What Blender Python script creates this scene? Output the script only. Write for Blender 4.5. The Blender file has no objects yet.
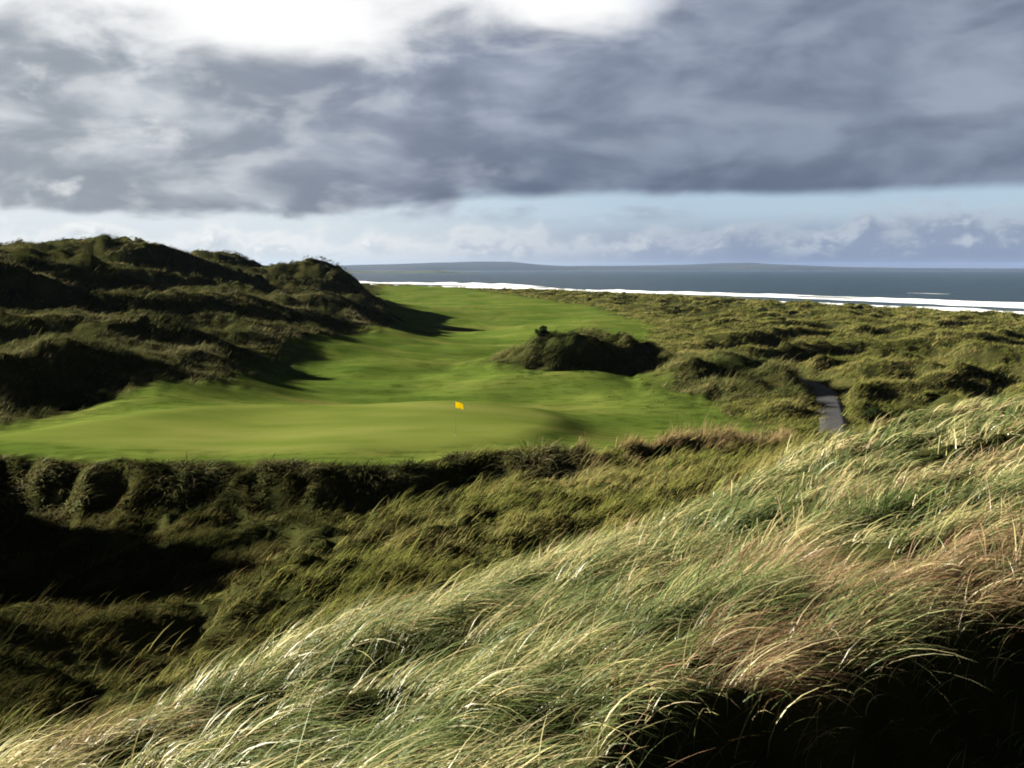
import bpy, bmesh, math, random
import numpy as np
from mathutils import Vector

C = bpy.context
COL = C.scene.collection
RNG = np.random.default_rng(7)
HC = 10.7            # height of the lens above the putting green
SEA = -11.0
SUN_AZ, SUN_EL = math.radians(-72), math.radians(18.4)
EXPOSURE = 2.5

# ------------------------------------------------------------------ helpers
def tag(o, label, cat=None, kind=None, group=None):
    o['label'] = label
    if cat: o['category'] = cat
    if kind: o['kind'] = kind
    if group: o['group'] = group
    return o

def link(name, me, mat, parent=None):
    o = bpy.data.objects.new(name, me)
    COL.objects.link(o)
    if mat is not None: me.materials.append(mat)
    if parent is not None: o.parent = parent
    return o

def np_mesh(name, verts, faces, smooth=False):
    """verts (n,3); faces: list of (m,k) arrays with the same k inside one array"""
    me = bpy.data.meshes.new(name)
    verts = np.asarray(verts, np.float32)
    me.vertices.add(len(verts)); me.vertices.foreach_set('co', verts.ravel())
    idx = np.concatenate([f.ravel() for f in faces]).astype(np.int32)
    tot = np.concatenate([np.full(len(f), f.shape[1], np.int32) for f in faces])
    st = np.concatenate([[0], np.cumsum(tot)[:-1]]).astype(np.int32)
    me.loops.add(len(idx)); me.loops.foreach_set('vertex_index', idx)
    me.polygons.add(len(tot)); me.polygons.foreach_set('loop_start', st)
    me.polygons.foreach_set('use_smooth', np.full(len(tot), smooth, dtype=bool))
    me.update(calc_edges=True)
    return me

def fattr(me, name, vals):
    a = me.attributes.new(name, 'FLOAT', 'POINT'); a.data.foreach_set('value', np.asarray(vals, np.float32))

def cattr(me, name, vals):
    a = me.attributes.new(name, 'FLOAT_COLOR', 'POINT')
    c = np.ones((len(vals), 4), np.float32); c[:, :3] = vals
    a.data.foreach_set('color', c.ravel())

def sstep(a, b, x):
    t = np.clip((x - a) / (b - a), 0, 1); return t * t * (3 - 2 * t)

_perm = np.random.default_rng(11).permutation(4096)
def _h(ix, iy, s):
    return _perm[(ix + _perm[(iy + s * 131) & 4095]) & 4095]
def perlin(x, y, seed=0):
    x = np.asarray(x, float); y = np.asarray(y, float)
    ix = np.floor(x).astype(np.int64); iy = np.floor(y).astype(np.int64)
    fx = x - ix; fy = y - iy
    u = fx * fx * fx * (fx * (fx * 6 - 15) + 10); v = fy * fy * fy * (fy * (fy * 6 - 15) + 10)
    def g(dx, dy):
        a = _h(ix + dx, iy + dy, seed) * (2 * math.pi / 4096)
        return np.cos(a) * (fx - dx) + np.sin(a) * (fy - dy)
    return 1.5 * ((g(0, 0) * (1 - u) + g(1, 0) * u) * (1 - v) + (g(0, 1) * (1 - u) + g(1, 1) * u) * v)
def fbm(x, y, seed=0, oct=4):
    s = 0; a = 1; t = 0
    for k in range(oct):
        s = s + a * perlin(x * 2 ** k, y * 2 ** k, seed + k); t += a; a *= .5
    return s / t
def billow(x, y, seed=0, soft=.022):          # rounded humps with sharp creases between them
    p = perlin(x, y, seed) + .35 * perlin(x * 2.1, y * 2.1, seed + 5)
    return 1.1 - 2.2 * np.sqrt(p * p + soft)

# ------------------------------------------------------------------ camera geometry (metres, camera over the origin)
F = 1098.0; PITCH = math.atan(116 / F)
def at(u, v, Y):                    # where a sight line meets the depth Y
    a, b = (u - 512) / F, (384 - v) / F
    c, s = math.cos(PITCH), math.sin(PITCH)
    d = (a, c + b * s, -s + b * c)
    t = Y / d[1]
    return d[0] * t, Y, HC + d[2] * t

# ------------------------------------------------------------------ terrain
_lx = np.array([-80, -40, -30, -22, -16, -9.3, -5, -1, 6, 11, 16.4, 22, 40])
_ly = np.array([68, 64, 60.2, 58, 57, 55.6, 57, 59.5, 60, 63.5, 67, 70, 74.])
def lip(x): return np.interp(x, _lx, _ly) + 1.1 * perlin(x * .21, x * 0 + 3.3, 40) + .6 * perlin(x * .7, x * 0 + 1.3, 41)

_ty = np.array([40, 60, 72, 80, 89, 105, 121, 143, 190, 215, 300, 367, 450, 534, 600])
_tl = np.array([-46, -44, -38, -31, -24, -25, -24, -22, -19, -23, -36, -44, -54, -64, -72.])
_tr = np.array([12, 12, 17, 18.5, 18.0, 12.5, 15, 18, 25, 27, 24, 12, -4, -22, -38.])
def turf_sd(x, y):                  # >0 on mown turf (distance to its edge, m)
    n = 1.2 * perlin(x * .13, y * .13, 50) + .5 * perlin(x * .5, y * .5, 51)
    l = x - np.interp(y, _ty, _tl); r = np.interp(y, _ty, _tr) - x
    b = y - lip(x) - .5
    e = np.minimum(np.minimum(l, r) * .9 + n * (1 + y / 200), b)
    m = (((x - 8) / 10.5) ** 2 + ((y - 116) / 8.5) ** 2) ** .5
    e = np.minimum(e, (m - 1) * 8 + n)
    return np.minimum(e, 575 - y)

_gp = np.array([(-37, 66.5), (-33, 70), (-25, 77), (-17.5, 82.5), (-10, 85), (-4, 85.5), (2, 85), (4, 80), (3, 72), (1, 66), (-4, 63.8), (-9.5, 62), (-16, 63), (-23, 64), (-30, 66)])
def green_sd(x, y):
    x = np.asarray(x, float); y = np.asarray(y, float)
    d = np.full(x.shape, 1e9); ins = np.zeros(x.shape, bool)
    n = len(_gp)
    for i in range(n):
        a, b = _gp[i], _gp[(i + 1) % n]
        e = b - a; wx, wy = x - a[0], y - a[1]
        t = np.clip((wx * e[0] + wy * e[1]) / (e @ e), 0, 1)
        d = np.minimum(d, np.hypot(wx - t * e[0], wy - t * e[1]))
        c = ((a[1] > y) != (b[1] > y)) & (x < (b[0] - a[0]) * (y - a[1]) / (b[1] - a[1] + 1e-9) + a[0])
        ins ^= c
    return np.where(ins, d, -d)

_px = np.array([(16, 55), (20.5, 70), (24.3, 82), (27.2, 93), (29.6, 103), (30.2, 112), (27.5, 121), (24, 128)])
def path_d(x, y):
    d = np.full(np.shape(x), 1e9)
    for i in range(len(_px) - 1):
        a, b = _px[i], _px[i + 1]; e = b - a
        t = np.clip(((x - a[0]) * e[0] + (y - a[1]) * e[1]) / (e @ e), 0, 1)
        d = np.minimum(d, np.hypot(x - a[0] - t * e[0], y - a[1] - t * e[1]))
    return d

def cliff(x, y):
    d = lip(x) - y
    dep = np.interp(x, [-40, -15, -5, 5, 14, 22], [3.2, 2.7, 2.3, 1.8, 1.2, .4])
    return -dep * sstep(.1, 3.4, d)

_gs = .80   # grass height over the near dune ground
CP = []
for u, v, Y in [(1024, 385, 34), (960, 398, 34), (900, 412, 33), (800, 441, 31), (700, 488, 27), (600, 525, 24), (450, 572, 20), (300, 612, 17), (150, 680, 13), (0, 745, 10),
                (1024, 470, 19), (930, 440, 25), (850, 520, 16), (700, 560, 14), (550, 620, 11.5), (400, 660, 10.3), (250, 720, 8.8), (350, 768, 7.2), (150, 768, 8.4),
                (1024, 553, 12.5), (850, 598, 11), (700, 645, 9.8), (600, 690, 8.6), (500, 745, 7.5)]:
    x, y, z = at(u, v, Y); CP.append((x, y, z - _gs))
CP += [(4.9, 10.2, HC - 4.5), (3, 8.6, HC - 4.15), (6.5, 9, HC - 4.7), (1.2, 6.8, HC - 3.7), (3.5, 5, HC - 3.6), (0, 4, HC - 2.9), (-2, 4, HC - 2.9), (7, 4, HC - 4.2),
       (0, 1, HC - 2.6), (4, 1.5, HC - 3.2), (-4, 2, HC - 2.9)]
CP += [(22, 42, 4.3), (26, 55, 1.2), (8.6, 37, 2.6), (10, 45, .6), (2.3, 29, 2.8), (3, 35, .6), (-2, 25, 2.4), (-2.5, 31, .3), (-4.6, 21, 2.6), (-6, 26, .4), (-6.5, 16, 3.2), (-8, 20, .8),
       (-8, 11, 4), (-12, 14, 1.5), (36, 38, 4.5), (30, 30, 6)]
for u, v, Y in [(50, 680, 30), (100, 600, 42), (200, 640, 34), (0, 620, 45), (0, 550, 53), (100, 530, 53), (200, 520, 53), (300, 520, 52), (400, 500, 54), (500, 490, 55), (500, 520, 46),
                (450, 560, 41), (350, 560, 42), (300, 590, 38), (250, 560, 43), (600, 500, 50), (640, 485, 53), (700, 465, 57)]:
    CP.append(at(u, v, Y))
CP += [(-24, 45, -3), (-30, 40, 1)]
for x, y in [(-40, 67), (-28, 64), (-16, 61), (-5, 61), (-1, 63), (6, 63), (-20, 72), (-5, 72), (-12, 66)]: CP.append((x, y, 0))
CP += [(-5, 84, .1), (-20, 80, .1), (-30, 72, 0), (2, 70, -.1), (12, 75, -.7), (16, 72, -.5), (10, 85, -.8), (0, 92, -.7), (-12, 92, -.5), (0, 104, .2), (-8, 130, 0), (0, 160, 0.2), (12, 150, .2), (5, 200, .6), (18, 185, .4),
       (-15, 170, 0), (-22, 110, .3), (-20, 250, .3), (-15, 300, .2), (-25, 400, .2), (-45, 520, .8), (-55, 589, 1.3), (18, 90, -.8)]
for u, v, Y in [(95, 240, 190), (0, 251, 190), (45, 245, 190), (130, 242, 192), (160, 250, 196), (176, 260, 203), (190, 261, 212), (212, 250, 235), (240, 252, 237), (265, 268, 236), (284, 275, 238), (300, 264, 241), (318, 260, 242), (345, 275, 234), (366, 293, 226), (388, 309, 219), (430, 330, 212),
                (195, 268, 250), (225, 264, 256), (255, 272, 257), (284, 286, 258), (315, 273, 257), (330, 280, 255), (345, 290, 250), (358, 285, 241), (370, 304, 242), (395, 318, 236), (105, 247, 200), (60, 249, 201),
                (95, 256, 222), (0, 262, 222), (45, 258, 222), (140, 262, 226), (210, 262, 268), (315, 272, 268), (260, 272, 268), (165, 285, 176), (215, 275, 215), (60, 268, 168), (110, 280, 150),
                (25, 274, 130), (70, 290, 128), (0, 282, 124), (150, 294, 165), (250, 297, 172), (330, 296, 190), (0, 350, 92), (130, 370, 88), (235, 388, 88), (330, 352, 118), (300, 337, 125), (210, 332, 120), (100, 325, 115), (0, 320, 112),
                (0, 410, 79), (120, 400, 82), (350, 320, 160), (300, 310, 155)]:
    CP.append(at(u, v, Y))
CP += [(-100, 300, 6), (-60, 300, 5), (-42, 285, 2), (-120, 190, 12), (-100, 120, 11), (-75, 85, 9), (-62, 60, 6), (-45, 42, 5), (-30, 25, 4), (-20, 12, 5)]
CP += [(20, 120, 0), (30, 100, -1.1), (26, 85, -1.3), (29, 108, -1), (35, 150, .2), (60, 150, .2), (50, 100, .1), (90, 150, .5), (100, 250, -.5), (60, 250, .2), (40, 350, .2), (10, 450, .4), (130, 150, .2), (60, 70, 1.2), (40, 62, .8),
       (75, 100, 1), (30, 200, .3), (90, 40, 4), (160, 200, 0), (80, 500, 0), (-20, 700, 1)]
CP = np.array(CP, float)

def q_of(x, y):
    x = np.asarray(x, float); y = np.asarray(y, float)
    r = np.hypot(x, y) + 1.5; ph = np.clip(np.arctan2(x, y), -1.5, 1.5)
    return ph * 1.3, np.log(r)
def _U(d2): return .5 * d2 * np.log(d2 + 1e-9)
def left_relief(x, y):
    """ridges and hollows of the dunes on the left"""
    dl = sstep(-4, 14, np.interp(y, _ty, _tl) - x) * sstep(50, 75, y) * sstep(420, 300, y)
    ca, sa = math.cos(-.25), math.sin(-.25)
    xr, yr = x * ca + y * sa, -x * sa + y * ca
    return dl * (3.6 * billow(xr / 36, yr / 24, 1, .006) + (.95 + .7 * sstep(150, 110, y)) * billow(xr / 15, yr / 9, 2) + .3 * billow(x / 5, y / 4, 21) - 1.2)
_qx, _qy = q_of(CP[:, 0], CP[:, 1])
_zt = CP[:, 2] - cliff(CP[:, 0], CP[:, 1]) * (CP[:, 1] > 36) - left_relief(CP[:, 0], CP[:, 1])
_n = len(CP)
_K = _U((_qx[:, None] - _qx) ** 2 + (_qy[:, None] - _qy) ** 2) + np.eye(_n) * .0012
_P = np.stack([np.ones(_n), _qx, _qy], 1)
_sol = np.linalg.solve(np.block([[_K, _P], [_P.T, np.zeros((3, 3))]]), np.concatenate([_zt, np.zeros(3)]))
def tps(x, y):
    qx, qy = q_of(x, y); sh = qx.shape; qx = qx.ravel(); qy = qy.ravel()
    out = np.empty(len(qx))
    for i in range(0, len(qx), 40000):
        a, b = qx[i:i + 40000], qy[i:i + 40000]
        out[i:i + 40000] = _U((a[:, None] - _qx) ** 2 + (b[:, None] - _qy) ** 2) @ _sol[:_n] + _sol[_n] + a * _sol[_n + 1] + b * _sol[_n + 2]
    return out.reshape(sh)

def gs(x, y, cx, cy, rx, ry, h, rot=0, p=1):
    c, s = math.cos(rot), math.sin(rot)
    a = ((x - cx) * c + (y - cy) * s) / rx; b = (-(x - cx) * s + (y - cy) * c) / ry
    return h * np.exp(-(a * a + b * b) ** p)

_ex = np.array([-900, -300, -60, -6, 36, 64, 84, 101, 116, 160, 250, 400, 900.])
_ey = np.array([1500, 820, 592, 512, 450, 375, 322, 289, 251, 150, -40, -300, -1200.])
def coast(x): return np.interp(x, _ex, _ey)

def hollow_edge(x): return np.interp(x, [-2, -.6, .1, .9, 1.9, 3.4, 5.8, 9], [5.6, 7.5, 8.5, 9.4, 10.3, 11.3, 13.0, 15.2]) + .3 * perlin(x * 1.1, x * 0 + .7, 44)

def height(x, y):
    x = np.asarray(x, float); y = np.asarray(y, float)
    r = np.hypot(x, y)
    z = tps(x, y)
    z = z + cliff(x, y) * sstep(34, 40, y) * sstep(60, 40, np.abs(x))
    T = sstep(-2.5, 4, turf_sd(x, y)); far = sstep(30, 70, r)
    # dunes on the left: ridges and humps
    z = z + left_relief(x, y)
    # unseen humps added left of view to shade the hollow, then small dune humps
    z = z + (gs(x, y, -50, 56, 12, 8, 7.6) + gs(x, y, -44, 43, 9, 8, 2.0)) * (1 + .35 * perlin(x / 7, y / 5, 23) + .25 * perlin(x / 2.5, y / 2.5, 24))
    z = z + gs(x, y, -29, 200, 4, 5, 1.8) + gs(x, y, -22, 186, 3, 3, 1.0)
    # central mound with its scooped front
    z = z + gs(x, y, 7.5, 118, 10.5, 6.5, 2.6, .05, 1.5) * (1 + .42 * billow(x / 4.0, y / 4.0, 25, .01)) + gs(x, y, 6, 117, 4, 4, .7) + gs(x, y, 1, 119, 4, 4, -.5)
    z = z - gs(x, y, 11.5, 110.5, 6, 3.8, 2.1) + gs(x, y, 3.5, 105, 9, 5, .5) + gs(x, y, 8.5, 104.5, 3.5, 1.6, .55) - gs(x, y, 9, 76, 5, 6, .5)
    for cx, cy, rx, h in [(16.5, 104, 3.6, 2.0), (20.5, 110, 5, 2.4), (24.6, 103.5, 3.4, 2.7), (19.5, 98, 3, 1.3), (23.5, 95, 2.4, 1.2), (22, 88, 2.4, .7)]:
        z = z + gs(x, y, cx, cy, rx, rx, h)
    # dune field on the right
    dr = sstep(0, 16, x - np.interp(y, _ty, _tr)) * sstep(62, 95, r)
    xr, yr = x * .8 + y * .6, -x * .6 + y * .8
    z = z + dr * (2.3 * billow(xr / 25, yr / 15, 3, .008) + .8 * billow(xr / 10, yr / 7, 4) - 1.0) * (.35 + .65 * sstep(10, -45, y - coast(x)))
    rough = (1 - T) * far
    z = z + rough * (.34 * billow(x / 4.2, y / 4.2, 6) + .16 * billow(x / 1.7, y / 1.7, 7) - .15)
    # bank of the hollow
    hb = sstep(24, 40, y) * sstep(0, 2, lip(x) - y) * sstep(50, 30, np.abs(x))
    z = z + hb * (.75 * billow(x / 5, y / 3.6, 8) + .3 * billow(x / 2.1, y / 1.7, 9) - .3)
    # turf
    z = z + T * (.35 * perlin(x / 22, y / 15, 12) + (.30 * perlin(x / 10, y / 6, 13) + .10 * perlin(x / 4, y / 2.6, 22)) * sstep(84, 95, y))
    z = z + sstep(-2.5, 1.5, green_sd(x, y)) * .38 + sstep(90, 96, y) * sstep(125, 108, y) * T * .35 * perlin(x / 9, y / 4.5, 14)
    # near dune
    nd = sstep(60, 30, r)
    xw, yw = x * .94 + y * .34, -x * .34 + y * .94
    z = z + nd * (.62 * billow(xw / 3.8, yw / 2.6, 15) + .18 * billow(xw / 1.4, yw / 1.1, 16) - .25)
    ho = hollow_edge(x) - y
    z = z - 1.25 * sstep(0, 1.2, ho) * sstep(-1.6, .3, x)
    # path bed
    pd = path_d(x, y); pb = sstep(3.2, 1.3, pd)
    zp = np.interp(y, [55, 70, 82, 93, 103, 112, 128], [-.9, -1.15, -1.15, -1.05, -.95, -.9, -.6])
    z = z * (1 - pb) + zp * pb
    # down to the shore
    e = y - coast(x)
    z = z + sstep(-14, -3, e) * sstep(12, 2, e) * (.1 + .6 * billow(x / 14, y / 20, 18))
    z = z * (1 - sstep(0, 40, e)) + sstep(0, 40, e) * (-9.6) - np.clip(e - 40, 0, 400) * .012
    return z

# ------------------------------------------------------------------ materials
def new_mat(name):
    m = bpy.data.materials.new(name); m.use_nodes = True
    nt = m.node_tree; nt.nodes.clear()
    return m, nt
class NT:
    def __init__(s, nt): s.nt = nt
    def n(s, t, **k):
        nd = s.nt.nodes.new(t)
        for a, b in k.items(): setattr(nd, a, b)
        return nd
    def put(s, sock, v):
        if v is None: return
        if isinstance(v, bpy.types.NodeSocket): s.nt.links.new(v, sock)
        else:
            try: sock.default_value = v
            except TypeError: sock.default_value = tuple(v) + (1,)
    def m(s, op, a, b=None, c=None, clamp=False):
        nd = s.n('ShaderNodeMath', operation=op, use_clamp=clamp)
        for i, v in enumerate((a, b, c)):
            if v is not None: s.put(nd.inputs[i], v)
        return nd.outputs[0]
    def ss(s, a, b, x):
        nd = s.n('ShaderNodeMapRange', interpolation_type='SMOOTHSTEP')
        s.put(nd.inputs['Value'], x); s.put(nd.inputs['From Min'], a); s.put(nd.inputs['From Max'], b)
        return nd.outputs[0]
    def inv_ss(s, a, b, x): return s.m('SUBTRACT', 1.0, s.ss(a, b, x))
    def mix(s, f, a, b, blend='MIX'):
        nd = s.n('ShaderNodeMix', data_type='RGBA', blend_type=blend)
        s.put(nd.inputs[0], f)
        s.put(nd.inputs[6], a if isinstance(a, bpy.types.NodeSocket) else tuple(a) + (1,))
        s.put(nd.inputs[7], b if isinstance(b, bpy.types.NodeSocket) else tuple(b) + (1,))
        return nd.outputs[2]
    def noise(s, vec, scale, detail=4, rough=.55, dist=0, ch='Fac'):
        nd = s.n('ShaderNodeTexNoise', noise_dimensions='3D')
        if vec is not None: s.put(nd.inputs['Vector'], vec)
        s.put(nd.inputs['Scale'], scale); s.put(nd.inputs['Detail'], detail); s.put(nd.inputs['Roughness'], rough); s.put(nd.inputs['Distortion'], dist)
        return nd.outputs[ch]
    def attr(s, name, out='Fac'):
        nd = s.n('ShaderNodeAttribute', attribute_name=name); return nd.outputs[out]
    def ramp(s, f, stops):
        nd = s.n('ShaderNodeValToRGB'); s.put(nd.inputs[0], f)
        el = nd.color_ramp.elements
        while len(el) < len(stops): el.new(.5)
        for e, (p, c) in zip(el, stops): e.position = p; e.color = tuple(c) + (1,)
        return nd.outputs[0]
    def xyz(s, x, y, z):
        nd = s.n('ShaderNodeCombineXYZ')
        for i, v in enumerate((x, y, z)): s.put(nd.inputs[i], v)
        return nd.outputs[0]
    def pos(s): return s.n('ShaderNodeNewGeometry').outputs['Position']
    def bump(s, h, strength, dist):
        nd = s.n('ShaderNodeBump'); s.put(nd.inputs['Height'], h); s.put(nd.inputs['Strength'], strength); s.put(nd.inputs['Distance'], dist)
        return nd.outputs[0]
    def out(s, sh, vol=None):
        o = s.n('ShaderNodeOutputMaterial')
        if sh is not None: s.nt.links.new(sh, o.inputs['Surface'])
        if vol is not None: s.nt.links.new(vol, o.inputs['Volume'])
    def bsdf(s, col, rough=.8, spec=.3, normal=None, **k):
        nd = s.n('ShaderNodeBsdfPrincipled')
        s.put(nd.inputs['Base Color'], col if isinstance(col, bpy.types.NodeSocket) else tuple(col) + (1,))
        s.put(nd.inputs['Roughness'], rough); s.put(nd.inputs['Specular IOR Level'], spec)
        if normal is not None: s.put(nd.inputs['Normal'], normal)
        for a, b in k.items(): s.put(nd.inputs[a], b)
        return nd.outputs[0]

def ground_material():
    m, nt = new_mat('ground_cover'); N = NT(nt); p = N.pos()
    turf, green, sand = N.attr('turf'), N.attr('green'), N.attr('sand')
    st = N.n('ShaderNodeMapping'); st.inputs['Scale'].default_value = (.6, 1.5, 1); nt.links.new(p, st.inputs[0]); ps = st.outputs[0]
    # rough: thatch, moss and dead stalks
    r1 = N.ramp(N.noise(p, .35, 6, .65), [(.3, (.012, .014, .005)), (.48, (.021, .023, .007)), (.62, (.034, .032, .011)), (.75, (.048, .038, .017))])
    r2 = N.mix(N.ss(.52, .66, N.noise(p, 3.5, 5, .7)), r1, (.020, .026, .008))
    # fairway turf
    t1 = N.ramp(N.noise(ps, .07, 5, .6), [(.3, (.033, .059, .010)), (.44, (.056, .085, .014)), (.56, (.082, .104, .021)), (.68, (.118, .110, .032))])
    t2 = N.mix(N.m('MULTIPLY', N.ss(.44, .66, N.noise(ps, .9, 6, .72)), .85), t1, (.026, .046, .006))
    t3 = N.mix(N.m('MULTIPLY', N.ss(.48, .75, N.noise(p, 6, 3, .7)), .35), t2, (.075, .09, .012))
    g1 = N.ramp(N.noise(ps, .13, 5, .55), [(.3, (.060, .084, .014)), (.5, (.086, .106, .021)), (.7, (.112, .124, .031))])
    g2 = N.mix(N.m('MULTIPLY', N.ss(.45, .8, N.noise(p, 9, 3, .7)), .25), g1, (.042, .06, .008))
    semi = N.attr('semi')
    t3 = N.mix(N.m('MULTIPLY', semi, N.ss(.36, .62, N.noise(p, .55, 6, .7))), t3, N.ramp(N.noise(p, 1.7, 6, .75), [(.3, (.020, .034, .006)), (.55, (.042, .060, .011)), (.75, (.080, .080, .022))]))
    c = N.mix(turf, r2, t3); c = N.mix(green, c, g2)
    c = N.mix(sand, c, N.ramp(N.noise(p, .05, 4), [(.3, (.30, .27, .22)), (.7, (.42, .38, .31))]))
    h = N.m('ADD', N.m('MULTIPLY', N.noise(p, 5, 5, .75), .5), N.m('MULTIPLY', N.noise(p, 22, 2, .7), .25))
    inv = N.m('SUBTRACT', 1.0, N.m('MULTIPLY', green, .8))
    nrm = N.bump(h, N.m('MULTIPLY_ADD', N.m('SUBTRACT', 1.0, turf), .5, N.m('MULTIPLY', inv, .34)), .08)
    N.out(N.bsdf(c, 1.0, 0.0, nrm)); return m

def grass_material(name, trans=.4, gloss=.07, rough=.38):
    m, nt = new_mat(name); N = NT(nt)
    c = N.attr('Col', 'Color')
    d = N.n('ShaderNodeBsdfDiffuse'); N.put(d.inputs[0], c)
    t = N.n('ShaderNodeBsdfTranslucent'); N.put(t.inputs[0], c)
    g = N.n('ShaderNodeBsdfGlossy'); g.inputs['Color'].default_value = (1, .97, .88, 1); g.inputs['Roughness'].default_value = rough
    a = N.n('ShaderNodeMixShader'); a.inputs[0].default_value = trans; nt.links.new(d.outputs[0], a.inputs[1]); nt.links.new(t.outputs[0], a.inputs[2])
    b = N.n('ShaderNodeMixShader'); b.inputs[0].default_value = gloss; nt.links.new(a.outputs[0], b.inputs[1]); nt.links.new(g.outputs[0], b.inputs[2])
    N.out(b.outputs[0]); return m

M_GROUND = ground_material()
M_NEAR = grass_material('marram_blade', .40, .022, .42)
M_FAR = grass_material('rough_grass_blade', .35, .0, .5)

# ------------------------------------------------------------------ ground as one polar height field cut into its named pieces
def build_ground():
    ph = np.radians(np.concatenate([np.arange(-180, -60, 4.0), np.arange(-60, -36, .4), np.arange(-36, 34, .13), np.arange(34, 60, .4), np.arange(60, 180, 4.0)]))
    rr = np.concatenate([np.exp(np.arange(math.log(.6), math.log(900), .0125)), np.exp(np.arange(math.log(905), math.log(2600), .05))])
    R, PH = np.meshgrid(rr, ph, indexing='ij')
    X, Y = R * np.sin(PH), R * np.cos(PH)
    Z = height(X, Y)
    T = turf_sd(X, Y); G = green_sd(X, Y)
    nr, nph = R.shape
    sand = sstep(6, 22, Y - coast(X))
    i = np.arange(nr * nph).reshape(nr, nph)
    j = np.roll(i, -1, axis=1)
    quads = np.stack([i[:-1], i[1:], j[1:], j[:-1]], -1).reshape(-1, 4)
    verts = np.stack([X, Y, Z], -1).reshape(-1, 3)
    # centre fan
    Tq = T.ravel()[quads].mean(1); Gq = G.ravel()[quads].mean(1); Sq = sand.ravel()[quads].mean(1)
    cx = verts[quads].mean(1)
    cls = np.zeros(len(quads), int)
    left = (cx[:, 0] < np.interp(cx[:, 1], _ty, _tl)) & (cx[:, 1] > 30)
    cls[left] = 4
    near = np.hypot(cx[:, 0], cx[:, 1]) < 34
    cls[near & (cx[:, 0] > -12)] = 5
    cls[Sq > .5] = 3; cls[Tq > 0] = 1; cls[Gq > 0] = 2
    names = {0: ('ground', 'hummocky dune ground under rough grass, around the fairway and in the hollow'), 1: ('fairway', 'mown bright green fairway winding between the dunes towards the sea'),
             2: ('putting_green', 'smooth pale green putting surface around the yellow flag'), 3: ('beach', 'sandy beach between the dunes and the white surf'),
             4: ('hills', 'tall grassy dune hills rising on the left of the fairway'), 5: ('terrain', 'steep near dune slope covered with wind-blown marram grass')}
    turf = sstep(-1.2, 1.2, T).ravel(); green = sstep(-.5, .5, G).ravel(); semi = (sstep(7, .5, T + 2.5 * perlin(X / 7, Y / 5, 52)) * sstep(-.5, -3, G)).ravel(); snd = sand.ravel()
    for k, (nm, lab) in names.items():
        q = quads[cls == k]
        if not len(q): continue
        used, inv = np.unique(q, return_inverse=True)
        me = np_mesh(nm, verts[used], [inv.reshape(-1, 4)], True)
        fattr(me, 'turf', turf[used]); fattr(me, 'semi', semi[used]); fattr(me, 'green', green[used]); fattr(me, 'sand', snd[used])
        tag(link(nm, me, M_GROUND), lab, kind='structure')
build_ground()

# ------------------------------------------------------------------ grass
WIND = math.atan2(.97, .22)          # azimuth the blades are blown towards (from +Y, clockwise)
def blades(name, x, y, z, L, w, th0, th1, az, col_root, col_tip, segs, mat, label, face=None):
    """one ribbon per blade, bent over from th0 to th1 (angle from vertical) towards az"""
    n = len(x)
    t = np.linspace(0, 1, segs + 1)
    th = th0[:, None] + (th1 - th0)[:, None] * (t ** 1.15)
    ds = (L / segs)[:, None]
    thm = .5 * (th[:, 1:] + th[:, :-1])
    hor = np.concatenate([np.zeros((n, 1)), np.cumsum(np.sin(thm) * ds, 1)], 1)
    ver = np.concatenate([np.zeros((n, 1)), np.cumsum(np.cos(thm) * ds, 1)], 1)
    sa, ca = np.sin(az)[:, None], np.cos(az)[:, None]
    # the last parts of a blade also swing a little sideways
    sw = (RNG.normal(0, .10, n) * L)[:, None] * t[None] ** 2
    P = np.stack([x[:, None] + hor * sa + sw * ca, y[:, None] + hor * ca - sw * sa, z[:, None] + ver], -1)
    fa = az + math.pi / 2 + (RNG.normal(0, .7, n) if face is None else face)
    side = np.stack([np.sin(fa), np.cos(fa), RNG.normal(0, .35, n)], -1); side /= np.linalg.norm(side, axis=1)[:, None]
    wid = (w[:, None] * (1 - .97 * t[None] ** 2.6) * .5)[..., None] * side[:, None, :]
    A, B = P - wid, P + wid
    V = np.empty((n, 2 * segs + 1, 3))
    V[:, 0:2 * segs:2] = A[:, :segs]; V[:, 1:2 * segs:2] = B[:, :segs]; V[:, 2 * segs] = P[:, segs]
    base = (np.arange(n) * (2 * segs + 1))[:, None]
    faces = []
    if segs > 1:
        k = np.arange(segs - 1) * 2
        q = np.stack([k, k + 1, k + 3, k + 2], -1)
        faces.append((base[:, :, None] + q[None]).reshape(-1, 4))
    faces.append(base + np.array([[2 * segs - 2, 2 * segs - 1, 2 * segs]]))
    tt = np.concatenate([np.repeat(t[:segs], 2), [1.0]])[None, :, None]
    f = tt ** .8
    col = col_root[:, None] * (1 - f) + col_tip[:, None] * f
    me = np_mesh(name, V.reshape(-1, 3), faces, True)
    cattr(me, 'Col', col.reshape(-1, 3))
    return tag(link(name, me, mat), label, kind='stuff')

def polar_sample(n, r0, r1, a0, a1, p):
    """n points, density falling as r**(p-2)"""
    u = RNG.random(n)
    r = np.exp(math.log(r0) + (math.log(r1 / r0)) * u) if p == 0 else (r0 ** p + (r1 ** p - r0 ** p) * u) ** (1 / p)
    a = np.radians(a0 + (a1 - a0) * RNG.random(n))
    return r * np.sin(a), r * np.cos(a)

def mixc(f, a, b): return np.asarray(a)[None] * (1 - f[:, None]) + np.asarray(b)[None] * f[:, None]
def jitter(c, s=.2):
    g = np.exp(RNG.normal(0, s, (len(c), 1))); h = np.exp(RNG.normal(0, s * .35, c.shape)); return np.clip(c * g * h, .002, .8)

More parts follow.
